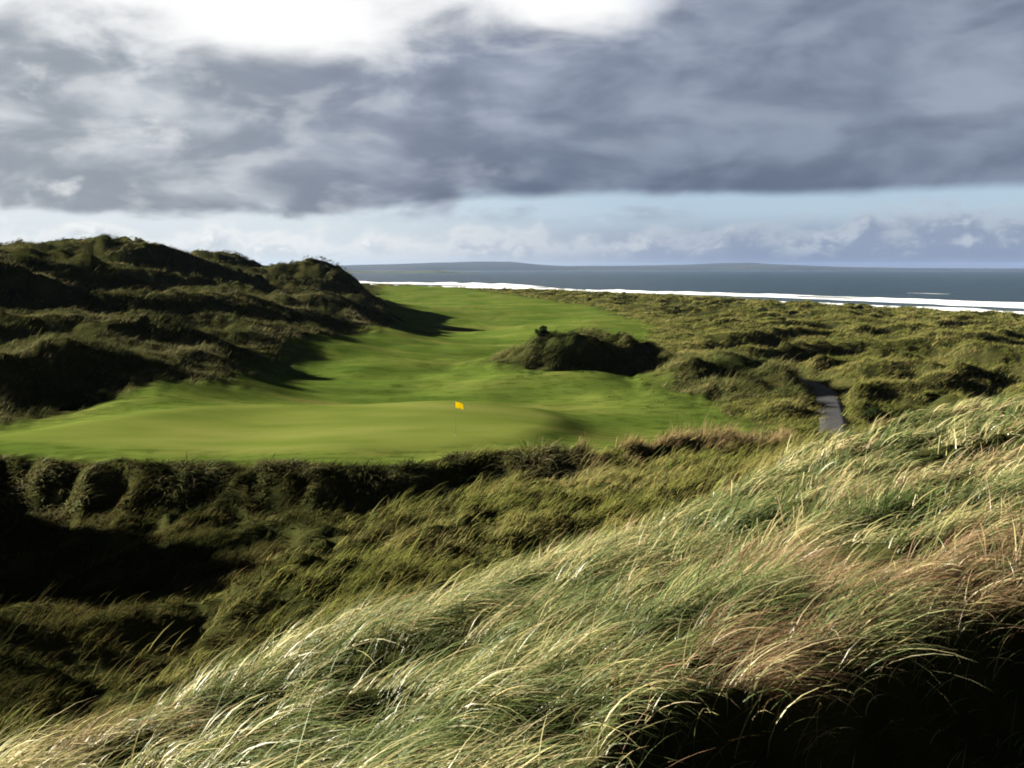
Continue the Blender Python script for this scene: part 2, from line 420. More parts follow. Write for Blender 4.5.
BROW = ([-62, -40, -28, -18, -11, -3.6, 4.6, 10.3, 15.5, 19.7, 25, 46], [9, 10, 12.5, 15.5, 19.5, 24, 28, 32, 36, 38, 42, 44])
def near_wave(x, y):
    xw, yw = x * .94 + y * .34, -x * .34 + y * .94
    return billow(xw / 3.8, yw / 2.6, 15)
def near_grass():
    """marram in wind-combed tufts; every tuft has its own bend, direction and mix of live and dead blades"""
    # tuft centres
    cx, cy = polar_sample(5500, 4.6, 46, -58, 46, .75)
    r = np.hypot(cx, cy); brow = np.interp(np.degrees(np.arctan2(cx, cy)), *BROW)
    k = (r < brow * (1 + .04 * RNG.normal(0, 1, len(r)))) & (cy > hollow_edge(cx) + .05) & (perlin(cx / 2.2, cy / 1.7, 61) > RNG.normal(-.34, .2, len(r))) & (near_wave(cx, cy) > RNG.normal(-.12, .20, len(r)))
    cx, cy, r = cx[k], cy[k], r[k]; nt_ = len(cx)
    big = np.exp(RNG.normal(0, .25, nt_)) * (1 + .35 * perlin(cx / 2.2, cy / 1.7, 61)) * np.interp(r / brow[k], [0, .85, 1], [1, 1, .72])
    caz = WIND + .55 * perlin(cx / 4, cy / 4, 62) + RNG.normal(0, .26, nt_)
    cbend = .30 * perlin(cx / 2.5, cy / 2.5, 64) + RNG.normal(0, .14, nt_)
    cstraw = np.clip(.38 + .95 * fbm(cx / 3.6, cy / 3.0, 65, 2) + RNG.normal(0, .18, nt_), .06, .92)
    pk = fbm(cx / 3.4, cy / 2.2, 67, 2) + gs(cx, cy, 1.9, 10.6, 1.5, 1.1, 1.0, .5) + gs(cx, cy, 4.9, 14.4, 2.8, 1.5, 1.0, .5) + gs(cx, cy, 6.4, 13.8, 2.0, 1.1, .9, .4) + gs(cx, cy, 9, 22, 3, 2, .35)
    cpink = sstep(.28, .66, pk + RNG.normal(0, .08, nt_)) * .85
    per = np.clip((66 * big).astype(int), 24, 140)
    t = np.repeat(np.arange(nt_), per); n = len(t)
    a = RNG.random(n) * 2 * math.pi; q = np.sqrt(RNG.random(n)) * .25 * big[t] * np.clip(r[t] / 14, .8, 1.8)
    x = cx[t] + q * np.sin(a); y = cy[t] + q * np.cos(a)
    L = 1.02 * big[t] * np.exp(RNG.normal(0, .2, n)) * np.where(RNG.random(n) < .3, .6, 1.0)
    az = caz[t] + RNG.normal(0, .20, n) + .25 * np.sin(a - caz[t]) * (q / .25)
    th0 = np.radians(40) + cbend[t] * .7 + RNG.normal(0, .22, n); th1 = np.radians(112) + cbend[t] + RNG.normal(0, .30, n)
    # undergrowth between the tufts
    ux, uy = polar_sample(60000, 4.6, 46, -58, 46, .6)
    ur = np.hypot(ux, uy); ub = np.interp(np.degrees(np.arctan2(ux, uy)), *BROW)
    uh = uy < hollow_edge(ux)
    k = (ur < ub * 1.01) & (~uh | (RNG.random(len(ux)) < .45))
    ux, uy, uh = ux[k], uy[k], uh[k]; m = len(ux)
    x = np.concatenate([x, ux]); y = np.concatenate([y, uy])
    L = np.concatenate([L, np.where(uh, .34, .46) * np.exp(RNG.normal(0, .3, m))])
    az = np.concatenate([az, WIND + RNG.normal(0, .55, m)])
    th0 = np.concatenate([th0, np.radians(35) + RNG.normal(0, .3, m)]); th1 = np.concatenate([th1, np.radians(95) + RNG.normal(0, .35, m)])
    st = np.concatenate([cstraw[t], np.full(m, .22)]); pf = np.concatenate([cpink[t], np.zeros(m)])
    # single stalks hanging over the scarp and standing up out of the mass
    e = 420; ex = RNG.uniform(-.2, 8.5, e); ey = hollow_edge(ex) + RNG.uniform(-.7, .25, e)
    x = np.concatenate([x, ex]); y = np.concatenate([y, ey]); L = np.concatenate([L, RNG.uniform(.45, 1.15, e)])
    az = np.concatenate([az, WIND + RNG.normal(.5, .9, e)]); th0 = np.concatenate([th0, RNG.normal(.25, .25, e)]); th1 = np.concatenate([th1, RNG.normal(1.7, .5, e)])
    st = np.concatenate([st, np.full(e, .75)]); pf = np.concatenate([pf, np.full(e, .3)])
    n = len(x); r = np.hypot(x, y); z = height(x, y) - .03
    L = np.minimum(L, np.interp(r, [0, 20, 32], [1.4, 1.25, .9]))
    w = np.maximum(.0105, r * .00085) * np.exp(RNG.normal(0, .28, n))
    u = RNG.random(n)
    kind = np.where(u < pf, 2, np.where(RNG.random(n) < st, 1, 0))
    f = RNG.random(n)
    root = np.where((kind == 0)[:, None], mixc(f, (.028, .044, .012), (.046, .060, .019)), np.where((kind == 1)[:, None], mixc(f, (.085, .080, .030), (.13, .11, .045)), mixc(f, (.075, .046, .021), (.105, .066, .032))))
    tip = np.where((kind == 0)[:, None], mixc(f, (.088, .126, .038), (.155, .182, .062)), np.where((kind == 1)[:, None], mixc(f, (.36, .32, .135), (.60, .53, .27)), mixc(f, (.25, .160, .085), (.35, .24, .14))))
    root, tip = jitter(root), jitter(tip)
    w[kind == 2] *= .7
    lab = {False: ('marram_grass', 'tall blue-green and straw marram grass blown over on the near dune'), True: ('seeding_grass', 'pinkish brown seeding grass in patches among the near marram')}
    for b in (False, True):
        k = (kind == 2) == b
        for sub, sg, txt in ((k & (r < 17), 6, ', close by'), (k & (r >= 17), 4, ', towards its brow')):
            if sub.sum() < 5: continue
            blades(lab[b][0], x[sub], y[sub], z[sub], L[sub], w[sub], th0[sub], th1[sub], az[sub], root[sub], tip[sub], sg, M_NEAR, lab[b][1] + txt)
near_grass()

def tussocks(name, label, cx, cy, per, hgt, rad, wpx, segs, palette, wind=.5, size_noise=60, lean=(8, 70), mat=None, grow=0):
    """clumps of blades fanned around each centre and bent with the wind"""
    n = len(cx); r = np.hypot(cx, cy)
    s = np.exp(RNG.normal(0, .3, n)) * np.clip(1 + grow * perlin(cx / 3.1, cy / 3.1, size_noise + 3), .35, 1.8)
    cu = RNG.random(n); 
    pal = np.asarray(palette, float)
    ci = np.clip(.5 + .9 * fbm(cx / 9, cy / 9, size_noise, 3) + RNG.normal(0, .16, n), 0, .999) * (len(pal) - 1)
    lo = ci.astype(int); fr = (ci - lo)[:, None]
    ccol = pal[lo] * (1 - fr) + pal[np.minimum(lo + 1, len(pal) - 1)] * fr
    k = np.repeat(np.arange(n), per)
    m = len(k)
    a = RNG.random(m) * 2 * math.pi; q = np.sqrt(RNG.random(m)) * rad * s[k]
    x = cx[k] + q * np.sin(a); y = cy[k] + q * np.cos(a); z = height(x, y) - .04
    # blades lean outwards from the clump and with the wind
    vx = np.sin(a) * (1 - wind) + math.sin(WIND) * wind * 1.2; vy = np.cos(a) * (1 - wind) + math.cos(WIND) * wind * 1.2
    az = np.arctan2(vx, vy) + RNG.normal(0, .35, m)
    L = hgt * s[k] * np.exp(RNG.normal(0, .22, m)) * (1.12 - .35 * q / (rad * s[k] + 1e-6))
    w = np.maximum(.006, np.hypot(x, y) * wpx) * np.exp(RNG.normal(0, .2, m))
    th0 = np.radians(lean[0]) + RNG.normal(0, .15, m); th1 = np.radians(lean[1]) + RNG.normal(0, .35, m)
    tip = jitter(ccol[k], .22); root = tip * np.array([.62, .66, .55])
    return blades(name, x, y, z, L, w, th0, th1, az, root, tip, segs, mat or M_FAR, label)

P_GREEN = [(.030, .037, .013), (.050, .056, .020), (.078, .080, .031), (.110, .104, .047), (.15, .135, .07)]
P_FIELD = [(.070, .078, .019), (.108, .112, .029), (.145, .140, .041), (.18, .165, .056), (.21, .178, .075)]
P_BANK_SHADE = [(.014, .017, .006), (.022, .026, .008), (.036, .036, .011), (.056, .048, .016), (.080, .064, .025)]
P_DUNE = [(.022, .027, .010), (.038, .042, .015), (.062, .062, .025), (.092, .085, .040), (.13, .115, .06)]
P_MOUND = [(.036, .046, .014), (.062, .070, .022), (.095, .098, .034), (.135, .128, .05), (.17, .15, .07)]
P_TAN = [(.11, .092, .038), (.165, .125, .058), (.22, .155, .085)]

def all_tussocks():
    # hollow and bank below the green
    x, y = polar_sample(26000, 20, 66, -48, 22, 1.1)
    brow = np.interp(np.degrees(np.arctan2(x, y)), [-62, -40, -28, -18, -11, -3.6, 4.6, 10.3, 15.5, 19.7, 25], [9, 10, 12.5, 15.5, 19.5, 24, 28, 32, 36, 38, 42])
    k = (np.hypot(x, y) > brow * .96) & (y < lip(x) - .2) & (perlin(x / 3, y / 3, 70) + .45 > RNG.normal(0, .25, len(x)))
    rt = sstep(-8, 6, x + .25 * (56 - y)) > RNG.random(len(x)); ka, kb = k & ~rt, k & rt  # right slope paler, rest darker: sunlight and shade put into the palettes
    tussocks('shaded_bank_grass', 'rough grass on the floor and bank of the hollow, shade painted into its dark colour', x[ka], y[ka], 11, .40, .36, .0007, 3, P_BANK_SHADE, .6, 71, (25, 90), grow=.9)
    tussocks('lit_bank_grass', 'olive wind-combed grass on the right slope of the hollow, sunlight painted into its pale colour', x[kb], y[kb], 11, .62, .36, .0007, 3, P_FIELD, .75, 71, (25, 85), grow=.7)
    # shaggy overhanging fringe on the lip
    xs = RNG.uniform(-44, 24, 2600); d = np.abs(RNG.normal(0, 1.5, 2600)) - .05
    ys = lip(xs) - d
    tuf = perlin(xs / 2.2, ys / 1.6, 72) - .02 > RNG.normal(0, .12, 2600)
    tuf &= (d > .7) | (perlin(xs / 4.5, xs * 0 + 8.2, 42) > .05) | (xs > 1)
    xs, ys = xs[tuf], ys[tuf]
    tan = sstep(2, 9, xs) > RNG.random(len(xs))
    tussocks('fringe_grass', 'shaggy overhanging grass fringe along the edge of the green bank', xs[~tan], ys[~tan], 34, .52, .50, .0008, 3, P_GREEN, .35, 73, (35, 130), grow=1.2)
    tussocks('tan_fringe_grass', 'tan dry grass fringe on the bank right of the green', xs[tan], ys[tan], 34, .85, .42, .0007, 3, P_TAN, .5, 74, (14, 75), grow=.9)
    # dunes left
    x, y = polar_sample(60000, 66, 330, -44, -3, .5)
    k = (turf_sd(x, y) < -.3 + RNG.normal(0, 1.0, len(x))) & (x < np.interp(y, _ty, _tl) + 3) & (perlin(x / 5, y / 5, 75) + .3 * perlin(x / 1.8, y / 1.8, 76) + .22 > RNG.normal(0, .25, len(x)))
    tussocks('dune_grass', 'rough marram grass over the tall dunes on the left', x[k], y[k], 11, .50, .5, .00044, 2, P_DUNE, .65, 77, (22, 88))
    # field of dunes right, and the mounds
    x, y = polar_sample(95000, 60, 640, -9, 36, .4)
    k = (turf_sd(x, y) < -.2 + RNG.normal(0, .8, len(x))) & (x > np.interp(y, _ty, _tr) - 40) & (y < coast(x) + 8) & (path_d(x, y) > 1.15) & (y > lip(x)) \
        & (perlin(x / 5, y / 5, 78) + .3 * perlin(x / 1.8, y / 1.8, 79) + .3 > RNG.normal(0, .25, len(x)))
    mound = (((x - 8) / 12.5) ** 2 + ((y - 116) / 10.5) ** 2 < 1) | ((x < 27.5) & (x > 13) & (y > 93) & (y < 116))
    kf, km = k & ~mound, k & mound
    tussocks('rough_grass', 'yellow-green rough grass over the low dunes by the sea', x[kf], y[kf], 11, .56, .6, .0004, 2, P_FIELD, .8, 80, (32, 95))
    # longer grass of the semi-rough between the green, the mound and the bank
    x, y = polar_sample(9000, 60, 122, -4, 17, 1.0)
    sd_ = turf_sd(x, y)
    k = (sd_ > -.5) & (sd_ < 7) & (green_sd(x, y) < -2.2) & (perlin(x / 3.2, y / 2.4, 82) + .4 * perlin(x / 1.1, y / 1.1, 83) - .10 - .05 * sd_ > RNG.normal(0, .12, len(x))) & (x > -2)
    tussocks('semi_rough_grass', 'tufted darker green semi-rough grass between the putting green and the mounds', x[k], y[k], 9, .17, .30, .0005, 2, [(.022, .042, .007), (.036, .060, .010), (.060, .075, .016), (.085, .085, .026)], .5, 84, (30, 90))
    # denser growth on the mounds
    a = RNG.random(2600) * 2 * math.pi; q = np.sqrt(RNG.random(2600))
    mx = np.concatenate([8.5 + 11.5 * q[:1500] * np.cos(a[:1500]), RNG.uniform(13, 27.5, 1100)]); my = np.concatenate([117 + 7.5 * q[:1500] * np.sin(a[:1500]), RNG.uniform(93, 116, 1100)])
    k = (turf_sd(mx, my) < -.2) & (path_d(mx, my) > 1.6)
    tussocks('mound_grass', 'dark bushy grass on the mounds beside the fairway', mx[k], my[k], 17, .55, .45, .0004, 2, P_MOUND, .6, 81, (20, 90), grow=.9)
all_tussocks()

# ------------------------------------------------------------------ path
def build_path():
    m, nt = new_mat('gravel_path'); N = NT(nt); p = N.pos()
    c = N.ramp(N.noise(p, 1.2, 6, .7), [(.3, (.013, .014, .016)), (.55, (.023, .024, .026)), (.72, (.040, .038, .035))])
    N.out(N.bsdf(c, .85, .3, N.bump(N.noise(p, 14, 4, .7), .6, .03)))
    t = np.linspace(0, len(_px) - 1, 90)
    cx = np.interp(t, np.arange(len(_px)), _px[:, 0]); cy = np.interp(t, np.arange(len(_px)), _px[:, 1])
    ker = np.ones(9) / 9
    cx = np.convolve(np.pad(cx, 4, 'edge'), ker, 'valid'); cy = np.convolve(np.pad(cy, 4, 'edge'), ker, 'valid')
    dx, dy = np.gradient(cx), np.gradient(cy); l = np.hypot(dx, dy); nx, ny = dy / l, -dx / l
    z = np.interp(cy, [55, 70, 82, 93, 103, 112, 128], [-.9, -1.15, -1.15, -1.05, -.95, -.9, -.6])
    offs = np.array([-1.1, -1.03, -.55, 0, .55, 1.03, 1.1]); crown = np.array([-.12, .05, .075, .09, .075, .05, -.12])
    rag = np.stack([.10 * perlin(t * 1.3, t * 0 + k, 90) for k in range(len(offs))], 1) * (np.abs(offs) > 1)
    V = np.stack([cx[:, None] + nx[:, None] * (offs + rag), cy[:, None] + ny[:, None] * (offs + rag), z[:, None] + crown[None] + 0 * rag], -1)
    n, k = V.shape[:2]; i = np.arange(n * k).reshape(n, k)
    q = np.stack([i[:-1, :-1], i[:-1, 1:], i[1:, 1:], i[1:, :-1]], -1).reshape(-1, 4)
    tag(link('path', np_mesh('path', V.reshape(-1, 3), [q], True), m), 'grey gravel path winding between the grassy dunes', kind='structure')
build_path()

# ------------------------------------------------------------------ sea, surf, far shore
def build_sea():
    m, nt = new_mat('sea_water'); N = NT(nt); p = N.pos()
    mp = N.n('ShaderNodeMapping'); mp.inputs['Scale'].default_value = (.35, 1, 1); mp.inputs['Rotation'].default_value = (0, 0, -.35); nt.links.new(p, mp.inputs[0]); q = mp.outputs[0]
    h = N.m('ADD', N.noise(q, .045, 5, .6), N.m('MULTIPLY', N.noise(q, .4, 4, .6), .2))
    c = N.ramp(N.noise(q, .004, 5, .6), [(.35, (.006, .016, .026)), (.6, (.011, .028, .036))])
    foam = N.ss(.69, .73, N.noise(q, .03, 6, .62))
    c = N.mix(N.m('MULTIPLY', foam, .5), c, (.3, .32, .33))
    N.out(N.bsdf(c, .28, .16, N.bump(h, 1.0, 6.0), IOR=1.33))
    V = np.array([(-15900, 200, SEA), (15900, 200, SEA), (15900, 15400, SEA), (-15900, 15400, SEA)], float)
    tag(link('sea', np_mesh('sea', V, [np.array([[0, 1, 2, 3]])]), m), 'dark blue-grey sea stretching to the horizon', kind='structure')
build_sea()

def shore(u_v):
    u, v = np.array(u_v, float).T
    Y = (HC - SEA) * F / (v - 268); return (u - 512) / F * Y, Y

def build_surf():
    m, nt = new_mat('sea_foam'); N = NT(nt); p = N.pos()
    c = N.ramp(N.noise(p, .12, 5, .65), [(.3, (.42, .45, .47)), (.5, (.70, .72, .73))])
    N.out(N.bsdf(c, .8, .2, N.bump(N.noise(p, .5, 4, .7), .7, .6)))
    lines = [([(1500, 327), (1250, 318), (1024, 306.5), (900, 301), (800, 297), (700, 293.8), (600, 290.6), (540, 288.9), (480, 287.4), (390, 285.2), (300, 283.5)], 1.5, 26, 'longest white breaker rolling along the whole shore', 1),
             ([(1500, 334), (1250, 325), (1024, 313.4), (900, 307), (800, 302.6), (700, 299), (600, 295)], 1.0, 12, 'inner white wash line close to the beach', 1),
             ([(1500, 321), (1250, 314), (1024, 303.9), (900, 298.7), (800, 295.2), (700, 292.3), (650, 291)], .8, 9, 'faint broken white line just outside the longest breaker', .5),
             ([(548, 286.6), (500, 285.3), (450, 284.2), (400, 283), (340, 281.6)], 2.2, 40, 'broken white breaker farther out beyond the fairway end', .8),
             ([(948, 293.8), (925, 293.2), (903, 292.7)], .5, 3, 'small whitecap breaking offshore of the main surf', .5)]
    for pts, hh, wid, lab, cov in lines:
        x, y = shore(pts)
        s = np.concatenate([[0], np.cumsum(np.hypot(np.diff(x), np.diff(y)))])
        t = np.arange(0, s[-1], 4.0); x = np.interp(t, s, x); y = np.interp(t, s, y)
        ker = np.ones(21) / 21
        if len(x) > 60: x = np.convolve(np.pad(x, 10, 'edge'), ker, 'valid'); y = np.convolve(np.pad(y, 10, 'edge'), ker, 'valid')
        dx, dy = np.gradient(x), np.gradient(y); l = np.hypot(dx, dy); nx, ny = dy / l, -dx / l
        if (ny.mean() < 0): nx, ny = -nx, -ny                      # seaward
        y = y + 5 * perlin(t / 90, t * 0 + 5.5, 95)
        amp = np.clip(.62 + .8 * perlin(t / 60, t * 0 + .5, 91) + .35 * perlin(t / 17, t * 0 + 1.5, 92), .15 if cov == 1 else -.1, 1.5)
        amp = amp * np.minimum(1, np.minimum(t, t[-1] - t) / 60)
        wv = wid * (.6 + .4 * np.clip(amp, 0, 2))
        prof_o = np.array([-1.0, -.75, -.45, -.2, 0, .12, .3])[None] * (1 + .45 * perlin(t[:, None] / 26 + np.arange(7) * .35, t[:, None] * 0 + .6, 94)); prof_h = np.array([-.3, .10, .22, .75, 1.0, .55, -.3])
        V = np.stack([x[:, None] + nx[:, None] * prof_o * wv[:, None], y[:, None] + ny[:, None] * prof_o * wv[:, None] + 1.5 * perlin(t[:, None] / 9 + np.arange(7) * 7, t[:, None] * 0 + .3, 93), SEA + prof_h[None] * hh * amp[:, None] + 0.02], -1)
        n, k = V.shape[:2]; i = np.arange(n * k).reshape(n, k)
        q = np.stack([i[:-1, :-1], i[:-1, 1:], i[1:, 1:], i[1:, :-1]], -1).reshape(-1, 4)
        tag(link('breaking_wave', np_mesh('breaking_wave', V.reshape(-1, 3), [q], True), m), lab, 'wave', group='white breakers along the shore')
build_surf()

def build_far_land():
    def strip(name, label, prof, Y0, depth, cols, ns):
        m, nt = new_mat(name + '_land'); N = NT(nt); p = N.pos()
        c = N.ramp(N.noise(p, ns, 6, .6), cols)
        N.out(N.bsdf(c, .95, .05))
        pu = np.array([a for a, b in prof], float); pv = np.array([b for a, b in prof], float)
        u = np.linspace(pu[0], pu[-1], 420)
        k = 22; d = np.linspace(0, 1, k)
        U, D = np.meshgrid(u, d, indexing='ij')
        Yd = Y0 + D * depth
        ztop = HC + (268 - np.interp(U, pu, pv)) / F * (Y0 + depth * .5)
        x = (U - 512) / F * (Y0 + depth * .5)
        shp = np.sin(np.clip(D, 0, 1) * math.pi) ** .7
        z = SEA - 3 + (ztop - SEA + 3) * shp * (1 + .16 * fbm(x / (depth * .25), Yd / (depth * .25), 96) * sstep(0, .3, D))
        V = np.stack([x, Yd, z], -1); i = np.arange(U.size).reshape(U.shape)
        q = np.stack([i[:-1, :-1], i[1:, :-1], i[1:, 1:], i[:-1, 1:]], -1).reshape(-1, 4)
        tag(link(name, np_mesh(name, V.reshape(-1, 3), [q], True), m), label, kind='structure')
    strip('far_hills', 'long low blue-grey hills across the bay', [(-200, 266), (100, 265), (250, 266), (345, 265.5), (400, 264), (440, 263), (480, 262), (510, 262), (535, 264.5), (560, 266), (610, 266), (680, 265), (720, 263.5), (745, 263), (775, 264.5), (830, 267), (900, 268), (1024, 268.5), (1300, 268.6)],
          9500, 4500, [(.3, (.012, .017, .020)), (.5, (.020, .026, .028)), (.7, (.036, .040, .036))], .0012)
    strip('headland', 'low dark headland curving out at the far end of the beach', [(150, 270.5), (250, 270.4), (350, 270.6), (380, 271.2), (400, 271), (440, 270.7), (455, 271.5), (480, 272.5)],
          4800, 700, [(.3, (.03, .04, .02)), (.7, (.07, .075, .04))], .006)
build_far_land()

def build_haze():
    m, nt = new_mat('sea_air'); N = NT(nt)
    v = N.n('ShaderNodeVolumePrincipled'); v.inputs['Color'].default_value = (.27, .38, .60, 1); v.inputs['Density'].default_value = 2.4e-5; v.inputs['Anisotropy'].default_value = 0.0
    N.out(None, v.outputs[0])
    x0, x1, y0, y1, z0, z1 = -16000, 16000, -3000, 15500, -30, 74
    V = np.array([(x, y, z) for z in (z0, z1) for y in (y0, y1) for x in (x0, x1)], float)
    q = np.array([[0, 2, 3, 1], [4, 5, 7, 6], [0, 1, 5, 4], [2, 6, 7, 3], [0, 4, 6, 2], [1, 3, 7, 5]])
    tag(link('haze', np_mesh('haze', V, [q]), m), 'thin bluish sea air over the bay', kind='stuff')
build_haze()

# ------------------------------------------------------------------ flagstick in its hole
def build_flag():
    x, y, _ = at(455.5, 438, 66.6)
    z = float(height(np.array([x]), np.array([y]))[0])
    root = bpy.data.objects.new('golf_flag', None); COL.objects.link(root); root.location = (x, y, z)
    tag(root, 'yellow golf flag on a thin pole standing in the hole of the green', 'golf flag')
    def pm(name, col, rough=.5, spec=.4):
        m, nt = new_mat(name); N = NT(nt); N.out(N.bsdf(N.mix(N.m('MULTIPLY', N.noise(N.pos(), 8, 3), .3), col, tuple(c * .8 for c in col)), rough, spec)); return m
    bm = bmesh.new()
    for r0, r1, z0, z1 in [(.010, .0095, -.1, .9), (.0095, .008, .9, 2.13), (.014, .012, 2.13, 2.16)]:
        g = bmesh.ops.create_cone(bm, cap_ends=True, segments=10, radius1=r0, radius2=r1, depth=z1 - z0)
        bmesh.ops.translate(bm, verts=g['verts'], vec=(0, 0, (z0 + z1) / 2))
    me = bpy.data.meshes.new('pole'); bm.to_mesh(me); bm.free()
    link('pole', me, pm('dark_pole', (.10, .10, .07)), root)
    nx_, nz_ = 14, 8; V = []; Fc = []
    for s in (0, 1):
        for i in range(nx_):
            for j in range(nz_):
                a = i / (nx_ - 1); b = j / (nz_ - 1)
                droop = .24 * a * a
                V.append((.012 + .50 * a * math.cos(.25), .018 * math.sin(a * 5 + b) * a + .50 * a * math.sin(.25) + s * .003, 2.10 - .38 * b * (1 - .12 * a) - droop - .03 * math.sin(a * 5)))
    n = nx_ * nz_
    for s in (0, 1):
        for i in range(nx_ - 1):
            for j in range(nz_ - 1):
                k = s * n + i * nz_ + j; f = (k, k + nz_, k + nz_ + 1, k + 1); Fc.append(f if s else f[::-1])
    rim = [i * nz_ for i in range(nx_)] + [(nx_ - 1) * nz_ + j for j in range(1, nz_)] + [i * nz_ + nz_ - 1 for i in range(nx_ - 2, -1, -1)] + [j for j in range(nz_ - 2, 0, -1)]
    for a, b in zip(rim, rim[1:] + rim[:1]): Fc.append((a, b, b + n, a + n))
    me = bpy.data.meshes.new('flag'); me.from_pydata(V, [], Fc); me.update()
    for p_ in me.polygons: p_.use_smooth = True
    m, nt = new_mat('yellow_cloth'); N = NT(nt)
    col = (.80, .66, .03)
    b1 = N.bsdf(col, .7, .2); t = N.n('ShaderNodeBsdfTranslucent'); t.inputs[0].default_value = (*col, 1)
    mx = N.n('ShaderNodeMixShader'); mx.inputs[0].default_value = .5; nt.links.new(b1, mx.inputs[1]); nt.links.new(t.outputs[0], mx.inputs[2]); N.out(mx.outputs[0])
    link('flag', me, m, root)
    bm = bmesh.new(); seg = 20                                    # the cup: a short ring in the turf
    ring = []
    for rr, zz in [(.058, .004), (.058, .012), (.054, .012), (.054, -.09)]:
        ring.append([bm.verts.new((rr * math.cos(2 * math.pi * k / seg), rr * math.sin(2 * math.pi * k / seg), zz)) for k in range(seg)])
    for a, b in zip(ring, ring[1:]):
        for k in range(seg): bm.faces.new((a[k], a[(k + 1) % seg], b[(k + 1) % seg], b[k]))
    bm.faces.new(ring[-1][::-1])
    me = bpy.data.meshes.new('cup'); bm.to_mesh(me); bm.free()
    link('cup', me, pm('white_cup', (.7, .7, .68)), root)
build_flag()

# ------------------------------------------------------------------ bushes one can tell apart
def bush(x, y, rx, rz, n_leaf, palette, label, group=None, leaf=.10):
    z0 = float(height(np.array([x]), np.array([y]))[0]) - .08
    root = bpy.data.objects.new('bush', None); COL.objects.link(root); root.location = (x, y, z0)
    tag(root, label, 'bush', group=group)
    rnd = np.random.default_rng(int(x * 100 + y * 10) & 0xffff)
    # stems
    bm = bmesh.new(); tips = []
    for k in range(9):
        a = rnd.random() * 6.28; sp = rnd.uniform(.2, .75)
        p0 = Vector((.06 * math.cos(a), .06 * math.sin(a), 0)); p1 = Vector((sp * rx * math.cos(a), sp * rx * math.sin(a), rz * rnd.uniform(.5, .9))); pm_ = (p0 + p1) / 2 + Vector((0, 0, .12 * rz))
        pts = [p0, pm_, p1]; rad = [.04, .028, .012]; prev = None
        for q_, rr in zip(pts, rad):
            ring = [bm.verts.new(q_ + Vector((rr * math.cos(t), rr * math.sin(t), 0))) for t in (0, 1.57, 3.14, 4.71)]
            if prev:
                for i in range(4): bm.faces.new((prev[i], prev[(i + 1) % 4], ring[(i + 1) % 4], ring[i]))
            prev = ring
        tips.append(p1)
    me = bpy.data.meshes.new('stem'); bm.to_mesh(me); bm.free()
    m, nt = new_mat('bush_stem'); N = NT(nt); N.out(N.bsdf(N.ramp(N.noise(N.pos(), 9, 4), [(.3, (.05, .035, .02)), (.7, (.10, .075, .05))]), .9, .1))
    link('stem', me, m, root)
    # foliage: leaf clumps through the volume, uneven outline
    nc = 34
    cd = rnd.normal(0, 1, (nc, 3)); cd /= np.linalg.norm(cd, axis=1)[:, None]; cd[:, 2] = np.abs(cd[:, 2])
    cr = rnd.uniform(.45, 1.0, nc)[:, None]
    cc = cd * cr * np.array([rx, rx, rz]) * .82 + np.array([0, 0, .12 * rz])
    cs = rnd.uniform(.16, .34, nc) * rx
    k = rnd.integers(0, nc, n_leaf)
    d = rnd.normal(0, 1, (n_leaf, 3)); d /= np.linalg.norm(d, axis=1)[:, None]
    P = cc[k] + d * (cs[k] * rnd.random(n_leaf) ** .4)[:, None]; P[:, 2] = np.maximum(P[:, 2], .02)
    a = rnd.normal(0, 1, (n_leaf, 3)); a /= np.linalg.norm(a, axis=1)[:, None]
    b = np.cross(a, rnd.normal(0, 1, (n_leaf, 3))); b /= np.linalg.norm(b, axis=1)[:, None]
    s = (leaf * np.exp(rnd.normal(0, .3, n_leaf)))[:, None]
    V = np.stack([P - a * s, P - b * s * .4, P + a * s, P + b * s * .4], 1).reshape(-1, 3)
    q = np.arange(n_leaf * 4).reshape(-1, 4)
    me = np_mesh('foliage', V, [q])
    pal = np.asarray(palette); f = rnd.random(nc)[k][:, None] * .7 + rnd.random(n_leaf)[:, None] * .3
    col = pal[0] * (1 - f) + pal[1] * f
    cattr(me, 'Col', np.repeat(col, 4, axis=0))
    link('foliage', me, M_FAR, root)
G1 = [(.010, .017, .005), (.026, .036, .011)]
G2 = [(.035, .050, .015), (.085, .10, .035)]
bush(30.0, 90.5, 1.7, 1.5, 5200, G1, 'dark green bush right of the gravel path')
bush(27.4, 93.8, .9, .7, 1600, G2, 'small light bush on the right edge of the gravel path') if False else None
bush(12.0, 119.5, .75, .8, 1200, G1, 'small round bush alone on the right of the mound crest')
bush(3.2, 116.5, .95, 1.1, 1500, G1, 'dark bush at the left end of the mound crest')
bush(6.6, 117.2, 1.15, 1.2, 1700, G1, 'dark bush at the middle of the mound crest')
bush(-31.5, 82.5, 1.3, 1.0, 1800, G1, 'low dark bush in the shade of the left dunes')

